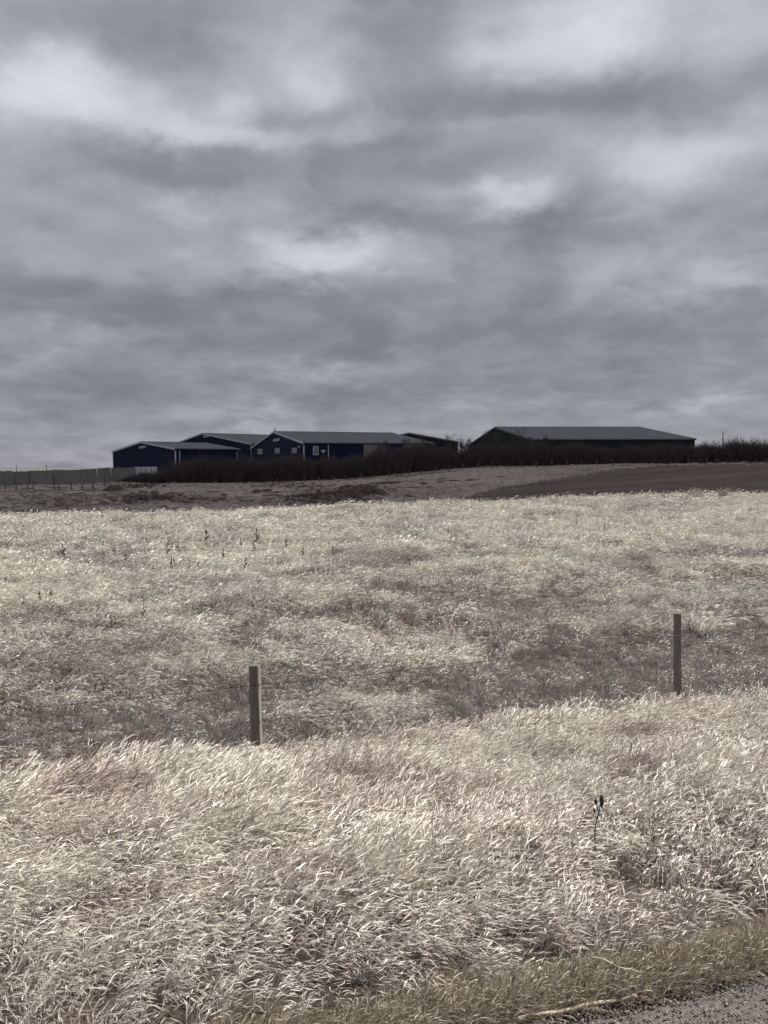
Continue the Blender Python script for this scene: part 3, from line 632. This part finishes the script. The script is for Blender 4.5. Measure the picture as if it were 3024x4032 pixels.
for px, bb in ((1293, Cn), (707, A), (934, A)):
    k, _ = side_spot(bb, px, 1780); b = MB(); b.box(k-0.1, k+0.1, -0.16, -0.004, 0.2, bb['e']-0.4); b.build('downspout', M_white, bb['root'])
for px, wpx in ((1476, 88), (1634, 84)): opening(Cn, 's', px, 1776, wpx, 52, 'sliding_door', M_door, M_door, 0.12, False)
apx = Cn['a']; b = MB(); b.tube([(0.2, Cn['w']/2, apx+0.38), (0.2, Cn['w']/2, apx+1.0)], [0.22, 0.12], 8); b.tube([(0.2, Cn['w']/2, apx+1.0), (0.2, Cn['w']/2, apx+1.35)], [0.16, 0.03], 8)
b.build('finial', M_pole, Cn['root'])
k, z = gable_spot(Cn, 1181, 1759); b = MB(); b.box(-0.4, -0.004, k-0.25, k+0.25, z-0.25, z+0.25); b.build('wall_lamp', M_white, Cn['root'])

# ------------------------------------------------------------------ windbreak boards, white panel, mound
wb = empty('windbreak_fence', hit(200, 1900, 120, 220)); tag(wb, 'weathered grey board windbreak left of the blue barns', 'fence')
seg = [(-330, -120, 150, 152), (-120, 52, 152, 156), (52, 112, 157, 158), (112, 205, 158.5, 160), (205, 250, 161, 162), (250, 320, 162, 165), (320, 382, 165.5, 170), (384, 438, 174, 178), (440, 530, 181, 186)]
for i, (p0, p1, y0, y1) in enumerate(seg):
    A0 = P(p0, 1900, y0); A1 = P(p1, 1900, y1); a0 = A0[:2]; a1 = A1[:2]; L = np.linalg.norm(a1-a0); u_ = (a1-a0)/L; n_ = np.array([-u_[1], u_[0]])
    nb = max(4, int(L/0.45)); b = MB(); r_ = np.random.default_rng(700+i)
    topr = np.interp([p0, p1], [-330, 0, 110, 380, 440, 530], [1858, 1857, 1854, 1846, 1842, 1839])
    t0, t1 = P(p0, topr[0], y0)[2], P(p1, topr[1], y1)[2]
    for j in range(nb):
        f0, f1 = j/nb, (j+0.985)/nb; q0, q1 = a0+u_*L*f0, a0+u_*L*f1; zb = zat(*q0)-0.1; zt = t0+(t1-t0)*f0 + r_.normal(0, 0.04) + 0.09*math.sin(i*2.1); dd = n_*0.04; o_ = n_*r_.normal(0, 0.02)
        c4 = [q0-dd+o_, q1-dd+o_, q1+dd+o_, q0+dd+o_]
        b.add([(*c, zb) for c in c4] + [(*c, zt) for c in c4], [(0,3,2,1),(4,5,6,7),(0,1,5,4),(1,2,6,5),(2,3,7,6),(3,0,4,7)])
    for fz in (0.25, 0.8):
        q0, q1 = a0, a1; zb0, zb1 = zat(*q0), zat(*q1); z0, z1 = zb0+(t0-zb0)*fz, zb1+(t1-zb1)*fz
        b.tube([(*(q0+n_*0.13), z0), (*(q1+n_*0.13), z1)], 0.07, 4)
    for v_ in range(len(b.v)): b.v[v_] = tuple(np.array(b.v[v_])-np.array(wb.location))
    b.build('board_panel', M_board, wb)
q0, q1 = P(531, 1860, 187), P(620, 1860, 189); u_ = q1-q0; L = np.linalg.norm(u_[:2])
wp = empty('white_panel', (q0[0], q0[1], zat(q0[0], q0[1])), math.atan2(u_[1], u_[0])); tag(wp, 'white low panel wall between windbreak boards and bare bushes', 'wall panel')
ht = P(560, 1838, 188)[2]-wp.location.z
b = MB(); b.box(0, L, 0, 0.15, -0.5, ht); b.build('panel', M_white, wp)
b = MB()
for k in np.linspace(0.05, L-0.2, 5): b.box(k, k+0.14, -0.10, -0.003, -0.5, ht+0.05)
b.build('upright', M_door, wp)
c = hit(447, 1932, 95, 190); b = MB(); nn = 24
mv = []; mf = []
for i in range(nn+1):
    for j in range(nn+1):
        x_, y_ = (i/nn*2-1), (j/nn*2-1); rr_ = math.hypot(x_, y_); h_ = max(0, 1-rr_**1.6)*1.15*(0.7+0.6*float(fbm(x_*2.2+5, y_*2.2+3, 97, 4)))
        X_, Y_ = c[0]+x_*2.3, c[1]+y_*1.9; mv.append((x_*2.3, y_*1.9, zat(X_, Y_)-c[2]-0.08+h_))
for i in range(nn):
    for j in range(nn): a_ = i*(nn+1)+j; mf.append((a_, a_+nn+1, a_+nn+2, a_+1))
b.add(mv, mf); o = b.build('soil_mound', M_soil, None, smooth=True); o.location = c; tag(o, 'small dark heap of earth in the pasture below the white panel', 'mound')

# ------------------------------------------------------------------ far fences and poles
def far_fence(name, label, spots, h, th=0.13):
    root = empty(name, spots[len(spots)//2]); tag(root, label, 'fence'); R0 = np.array(root.location); me = None; tops = []
    for i, p in enumerate(spots):
        if me is None:
            b = MB(); b.tube([(0, 0, -0.4), (0, 0, h*0.5), (0, 0, h-0.04), (0, 0, h)], [th, th*0.95, th*0.9, th*0.7], 7); me = b.mesh('post', M_farpost)
        o = bpy.data.objects.new('post', me); COL.objects.link(o); o.parent = root; o.location = tuple(np.array(p)-R0); o.scale = (1, 1, random.uniform(0.75, 1.2)); o.rotation_euler = (random.gauss(0, .05), random.gauss(0, .05), 0)
        tops.append(np.array(p)-R0)
    for fz in (0.35, 0.85):
        b = MB(); b.tube([t_+np.array([0, -th*1.1, h*fz]) for t_ in tops], 0.012, 3); b.build('wire', M_wire, root)
pxs = [1090, 1145, 1198, 1255, 1311, 1362, 1420, 1472, 1530, 1582, 1605+8, 1659, 1712, 1768, 1824, 1881, 1938, 1997, 2052, 2112, 2172, 2234, 2292, 2351, 2413, 2472, 2536, 2597, 2662, 2709, 2757, 2782, 2823, 2861, 2901, 2940, 2978, 3017, 3060, 3110, 3165]
def belt_y(px): return float(np.interp(px, [480, 640, 1000, 1300, 1700, 2000, 2500, 3024, 3600], [176, 166, 166, 168, 172, 174, 174, 173, 172]))
far_fence('wire_fence', 'distant pasture fence of short posts in front of the bare bushes', [(P(p, 1838, belt_y(p)-5)[0], belt_y(p)-5, zat(P(p, 1838, belt_y(p)-5)[0], belt_y(p)-5)) for p in pxs], 1.25)
far_fence('wire_fence', 'short distant fence in front of the grey windbreak', [hit(p, rw, 95, 190) for p, rw in ((-40, 1932), (20, 1931), (64, 1931), (108, 1930), (132, 1929), (214, 1930), (236, 1930), (280, 1929), (324, 1931), (367, 1929), (414, 1918))], 1.5, 0.11)
def pole(px, top_row, y, label, cross):
    t_ = P(px, top_row, y); gz = zat(t_[0], y); root = empty('utility_pole', (t_[0], y, gz)); tag(root, label, 'utility pole'); h = t_[2]-gz
    b = MB(); b.tube([(0, 0, -0.8), (0, 0, h*0.5), (0, 0, h)], [0.19, 0.16, 0.13], 8); b.build('shaft', M_pole, root)
    if cross: b = MB(); b.box(-1.1, 1.1, 0.14, 0.26, h-0.75, h-0.6); b.build('crossarm', M_pole, root)
pole(2847, 1699, 235, 'bare utility pole standing above the bushes right of the dark barn', False)
pole(64, 1831, 420, 'tiny pole on the left skyline nearest the picture edge', False)
pole(183, 1830, 420, 'tiny pole with a crossarm on the left skyline', True)

# ------------------------------------------------------------------ shelterbelt and bare trees
def shrub_mesh(seed, n, h, spread, mat, w0=0.05):
    r_ = np.random.default_rng(seed); b = MB()
    for i in range(n):
        a = r_.uniform(0, 2*math.pi); rad = spread*0.3*math.sqrt(r_.uniform()); p = np.array([rad*math.cos(a), rad*math.sin(a), -0.2])
        out = np.array([math.cos(a), math.sin(a), 0])*r_.uniform(0.05, 0.95)*spread/h*1.2; d = np.array([0, 0, 1.0])+out; hh = h*r_.uniform(0.5, 1.0)
        pts = [p]; 
        for k in range(4): pts.append(pts[-1]+d*hh/4 + r_.normal(0, 0.085*h, 3)*np.array([1, 1, 0.4])*0.5)
        b.tube(pts, [w0*0.6, w0*0.5, w0*0.4, w0*0.28, w0*0.12], 3, cap=False)
        for k in range(7):
            j = r_.integers(1, 5); st = pts[j] + (pts[j-1]-pts[j])*r_.uniform(); aa = r_.uniform(0, 2*math.pi); L = h*r_.uniform(0.10, 0.26)
            e_ = st + np.array([math.cos(aa)*0.65, math.sin(aa)*0.65, r_.uniform(0.3, 1.0)])*L; m1 = (st+e_)/2 + r_.normal(0, 0.03*h, 3)*0.4
            b.tube([st, m1, e_], [w0*0.3, w0*0.22, w0*0.1], 3, cap=False)
    return b.mesh('shrub', mat)
C_shrub = proto_collection('bare_shrub', [shrub_mesh(800+i, 58, 3.0, 1.5, M_twig) for i in range(7)])
r = np.random.default_rng(21); n = 1500
px = r.uniform(470, 3650, n); row_ = r.uniform(0, 1, n)
yb = np.array([belt_y(p) for p in px]) + row_*9; x = np.array([P(p, 1838, yy)[0] for p, yy in zip(px, yb)]); z = zfun(x, yb)
tops = np.interp(px, [470, 520, 560, 600, 640, 690, 750, 830, 900, 1000, 1150, 1400, 1480, 1560, 1700, 1800, 1840, 1900, 2100, 2400, 2700, 2740, 2790, 2850, 2880, 3024, 3650],
                 [1885, 1868, 1856, 1858, 1838, 1812, 1788, 1782, 1790, 1797, 1799, 1790, 1774, 1762, 1754, 1768, 1760, 1744, 1746, 1752, 1752, 1742, 1738, 1744, 1728, 1726, 1722])
hz = np.array([P(p, t_, yy)[2] for p, t_, yy in zip(px, tops, yb)]) - z
hz = hz*(0.72+0.5*fbm(px*0.018, px*0, 121, 3))*np.where((((px > 1640) & (px < 1790)) | ((px > 1835) & (px < 1960))) & (r.uniform(0, 1, n) < 0.22), 1.35, 1.0)
hs = np.maximum(hz, 0.7)/3.0*np.clip(r.normal(0.80, 0.18, n), 0.35, 1.12)
scl = np.stack([np.clip(hs, 0.5, 1.3)*1.15, np.clip(hs, 0.5, 1.3)*1.15, hs], -1)
scatter('shelterbelt', C_shrub, np.stack([x, yb, z], -1), np.stack([r.normal(0, .08, n), r.normal(0, .08, n), r.uniform(0, 6.3, n)], -1), scl, r.integers(0, 7, n), 'dense belt of leafless dark bushes in front of the farm buildings', 'bushes')

M_shade_brush = simple('dark_brush', (0.085, 0.068, 0.06), (0.15, 0.122, 0.108), 0.5, 0.95, 0, 0.0, 0.1)  # dark twig colour stands in for the shade of the hollow
C_brush = proto_collection('low_brush', [shrub_mesh(840+i, 40, 1.0, 1.0, M_brush, 0.035) for i in range(4)] + [shrub_mesh(850+i, 40, 1.0, 1.0, M_shade_brush, 0.035) for i in range(3)])
BR = [((1090, 1380), (1930, 1992), 330, 1), ((1310, 1520), (1915, 1965), 330, 1), ((470, 700), (1940, 1975), 240, 1), ((20, 420), (1948, 2005), 200, 0), ((400, 660), (1940, 1985), 180, 1), ((640, 900), (1945, 1985), 80, 0), ((1150, 1330), (1935, 1988), 130, 1), ((1300, 1530), (1905, 1975), 260, 1), ((1000, 1300), (1895, 1925), 120, 0), ((460, 640), (1906, 1925), 160, 1)]
pos = []; idx = []; sc_ = []
for (p0, p1), (r0, r1), cnt, dark in BR:
    for k in range(int(cnt*0.9)):
        p = (p0+p1)/2 + (p1-p0)*0.27*r.normal(); rw = (r0+r1)/2 + (r1-r0)*0.24*r.normal(); h_ = hit(p, rw, 84, 200)
        pos.append(h_); idx.append(4+r.integers(0, 3) if r.uniform() < (0.6 if dark else 0.08) else r.integers(0, 4)); sc_.append(r.uniform(0.2, 0.6))
scatter('low_brush', C_brush, pos, np.stack([np.zeros(len(pos)), np.zeros(len(pos)), r.uniform(0, 6.3, len(pos))], -1), sc_, idx, 'low leafless brush in the gully and on the pasture bank, darkest clumps standing in for shade', 'brush')

def bare_tree(px, top_row, y, spread, label, seed):
    t_ = P(px, top_row, y); gz = zat(t_[0], y); h = t_[2]-gz; root = empty('bare_tree', (t_[0], y, gz)); tag(root, label, 'tree', 'bare trees among the farm buildings')
    r_ = np.random.default_rng(seed); tb = MB(); cb = MB(); hh = h*0.5
    tr = [np.array([0, 0, -0.5]), np.array([r_.normal(0, .12), 0, hh*0.5]), np.array([r_.normal(0, .2), 0, hh])]
    tb.tube(tr, [0.22, 0.18, 0.13], 7)
    def grow(p, d, L, rad, lev):
        pts = [p]; 
        for k in range(3): pts.append(pts[-1] + (d + r_.normal(0, 0.22, 3))*L/3)
        cb.tube(pts, [rad, rad*0.8, rad*0.6, rad*0.35], 4 if lev < 2 else 3, cap=False)
        if lev >= 3: return
        for k in range(5 if lev < 2 else 6):
            j = r_.integers(1, 4); a = r_.uniform(0, 2*math.pi); dd = d*0.6 + np.array([math.cos(a), math.sin(a), r_.uniform(0.1, 0.7)])*0.8; dd /= np.linalg.norm(dd)
            grow(pts[j], dd, L*r_.uniform(0.5, 0.72), rad*0.6, lev+1)
    grow(tr[2], np.array([0, 0, 1.0]), h*0.30, 0.12, 0)
    for k in range(6):
        a = 2*math.pi*k/6 + r_.uniform(-.4, .4); st = tr[1]+(tr[2]-tr[1])*r_.uniform(0.1, 1); grow(st, np.array([math.cos(a)*spread, math.sin(a)*spread, 0.85]), h*r_.uniform(0.2, 0.3), 0.10, 1)
    tb.build('trunk', M_twig, root, smooth=True); c_ = cb.build('crown', M_twig, root)
    zs = max(v[2] for v in cb.v); root.scale = (1, 1, h/zs)
TREES = [(1516, 1728, 178, .8, 'thin bare tree in front of the long blue barn, nearer its middle'), (1588, 1714, 179, 1.0, 'bare tree across the far end of the long grey roof'),
         (1676, 1704, 182, .8, 'slight bare tree peeping over the green-grey barn end'), (1770, 1703, 183, .9, 'bare tree at the right corner of the green-grey barn end'),
         (1820, 1714, 180, 1.0, 'bushy bare tree in the gap between the barns'), (1852, 1722, 178, .9, 'short bare tree at the left foot of the lone dark barn'),
         (1918, 1684, 180, .9, 'tallest bare tree against the left gable slope of the lone dark barn'), (2040, 1681, 179, .7, 'bare tree whose tip tops the ridge of the lone dark barn'),
         (2078, 1704, 178, 1.0, 'bare tree in front of the white edge of the dark barn gable'), (2130, 1712, 177, .9, 'lower bare tree in front of the lone dark barn roof'), (2168, 1717, 177, .7, 'last bare tree to the right in front of the lone dark barn roof')]
for i, tr in enumerate(TREES): bare_tree(tr[0], tr[1], tr[2], tr[3], tr[4], 900+i)

# ------------------------------------------------------------------ weeds and stalks
def knobbly(c_, ax, L, rad, seed):
    """one closed knobbly spike: centre line from c_ along ax"""
    r_ = np.random.default_rng(seed); b = MB(); n_ = 9; ax = np.array(ax)/np.linalg.norm(ax)
    b.tube([c_+ax*L*i/(n_-1) + r_.normal(0, rad*0.15, 3) for i in range(n_)], [rad*max(0.15, math.sin(math.pi*(0.06+0.88*i/(n_-1))))*r_.uniform(0.65, 1.35) for i in range(n_)], 7)
    for k in range(len(b.v)): b.v[k] = tuple(np.array(b.v[k]) + r_.normal(0, rad*0.22, 3))
    return b
p0 = hit(2336, 3395, 2.2, 12); y0 = p0[1]; htop = P(2358, 3128, y0)[2]-p0[2]
wd = empty('dead_weed', p0); tag(wd, 'lone dark dead weed with a knobbly seed head in the near grass', 'weed')
st = MB(); sx_ = P(2362, 3135, y0)[0]-p0[0]; pts = [np.array([sx_*t_+0.005*math.sin(t_*9), 0.01*math.sin(t_*5), htop*t_-0.06*(t_ == 0)]) for t_ in np.linspace(0, 1, 9)]
st.tube(pts, np.linspace(0.0036, 0.0024, 9), 6)
sp = [(pts[6], (-0.018, 0, 0.05)), (pts[5], (-0.012, 0, 0.045)), (pts[7], (0.016, 0, 0.03))]
for p, d_ in sp: st.tube([p, p+np.array(d_)*0.6+np.array([0, 0, -.004]), p+np.array(d_)], [0.0026, 0.0022, 0.0018], 5)
st.build('stem', M_weed, wd)
for k, (c_, ax, L, rad) in enumerate([(pts[-1]+np.array([0.004, 0, -0.062]), (0.05, 0, 1), 0.062, 0.0115), (sp[0][0]+np.array(sp[0][1])*0.7, (-0.15, 0, 1), 0.038, 0.008), (sp[1][0]+np.array(sp[1][1])*0.8, (-0.3, 0, 1), 0.026, 0.006), (pts[0]+np.array([0.001, 0, 0.085]), (0.1, 0, 1), 0.016, 0.0065)]):
    knobbly(c_, ax, L, rad, 30+k).build('seed_head', M_weed, wd)

protos = []
for i in range(4):
    e_ = empty('weed_stalk'); r_ = np.random.default_rng(950+i); st = MB(); pts = [np.array([0, 0, -0.08])]
    for k in range(6): pts.append(np.array([0.06*(k+1)/6 + r_.normal(0, .012), r_.normal(0, .012), (k+1)/6]))
    st.tube(pts, np.linspace(0.024, 0.014, 7), 5); st.build('stem', M_faded, e_)
    for k in range(6):
        a = r_.uniform(0, 2*math.pi); z_ = r_.uniform(0.3, 0.85); p = np.array([0.06*z_, 0, z_]); d_ = np.array([math.cos(a)*.55, math.sin(a)*.55, 0.9])
        knobbly(p, d_, r_.uniform(0.18, 0.38)*(1.25-z_)**0.5, 0.03, 40+i*10+k).build('seed_spike', M_faded, e_)
    knobbly(pts[-2], (0.06, 0, 1), 0.26, 0.036, 39+i).build('seed_spike', M_faded, e_)
    tag(e_, 'thin dark dead weed stalk standing in the pale field grass', 'weed', 'dead weed stalks across the field'); protos.append(e_)
used = set()
WEEDS = [(259,2212,60),(588,2165,42),(654,2195,56),(814,2150,54),(675,2250,48),(693,2250,46),(745,2250,40),(778,2255,38),(874,2225,54),(965,2250,50),(953,2165,44),(154,2382,46),(211,2360,40),(567,2440,52),(404,2046,30),(494,2220,36),(1010,2160,64),(1000,2190,52),(700,2170,36),
         (1120,2170,44),(1190,2200,40),(1310,2190,38),(90,2395,40),(20,2310,36),(340,2130,26),(2270,2070,34),(2380,2095,32),(1620,2240,40),(1760,2110,30),(440,2480,50),(460,2476,46)]
for i, (px, row, hpx) in enumerate(WEEDS):
    h_ = hit(px, row+8, 11, 95); k = i % 4
    o = protos[k] if k not in used else copy_tree(protos[k]); used.add(k)
    o.location = tuple(h_); o.scale = (hpx*1.3/F*h_[1],)*3; o.rotation_euler = (random.gauss(0, .08), random.gauss(.08, .1), random.uniform(0, 6.28))

def lying(name, label, pts_px, rad, z0):
    ps = [np.array(hit(a, b_, 1.6, 6)) for a, b_ in pts_px]; c0 = ps[0].copy(); c0[2] += z0; b = MB(); dense = []
    for i in range(len(ps)-1):
        for t_ in np.linspace(0, 1, 7)[:-1]: dense.append(ps[i]*(1-t_)+ps[i+1]*t_)
    dense.append(ps[-1]); dense = [p+np.array([0, 0, z0+0.004*math.sin(k*0.45)]) - c0 for k, p in enumerate(dense)]; n_ = len(dense)
    b.tube(dense, [rad*(0.55+0.45*math.sin(math.pi*(0.12+0.8*k/n_)))*(1+0.06*math.sin(k*1.7)) for k in range(n_)], 7)
    o = b.build(name, M_stalk, None, smooth=True); o.location = c0; tag(o, label, 'stalk')
lying('dry_stalk', 'long curved pale stalk lying along the gravel edge', [(2030, 4040), (2120, 4022), (2250, 3996), (2340, 3982), (2420, 3962), (2505, 3948)], 0.006, 0.022)
lying('dry_stalk', 'straight thin pale stalk leaning over the brown verge', [(2325, 3846), (2390, 3866), (2450, 3890), (2512, 3912)], 0.0042, 0.07)

# two reddish tufts standing up on the crest, one big straw tuft beside the right post
def big_tuft(px, row, hpx, mat, label, seed, spread, n_, wid, lean):
    h_ = hit(px, row, 10, 84); s_ = h_[1]/F; me = tuft(seed, n_, hpx*s_, spread*s_, lean, wid*s_, 0.5, mat, hpx*s_*0.22, wid*s_*2.2, 0.5)
    o = bpy.data.objects.new('grass_clump', me); COL.objects.link(o); o.location = tuple(h_); tag(o, label, 'grass clump')
big_tuft(2738, 1966, 40, M_russet, 'reddish brown clump on the crest, the wider of two', 970, 26, 120, 2.2, 0.15)
big_tuft(2842, 1964, 42, M_russet, 'reddish brown clump on the crest, right of the wider one', 971, 14, 70, 2.0, 0.25)
big_tuft(2760, 2500, 120, M_straw, 'tall cream grass clump leaning beside the right fence post', 972, 45, 170, 3.2, 0.75)
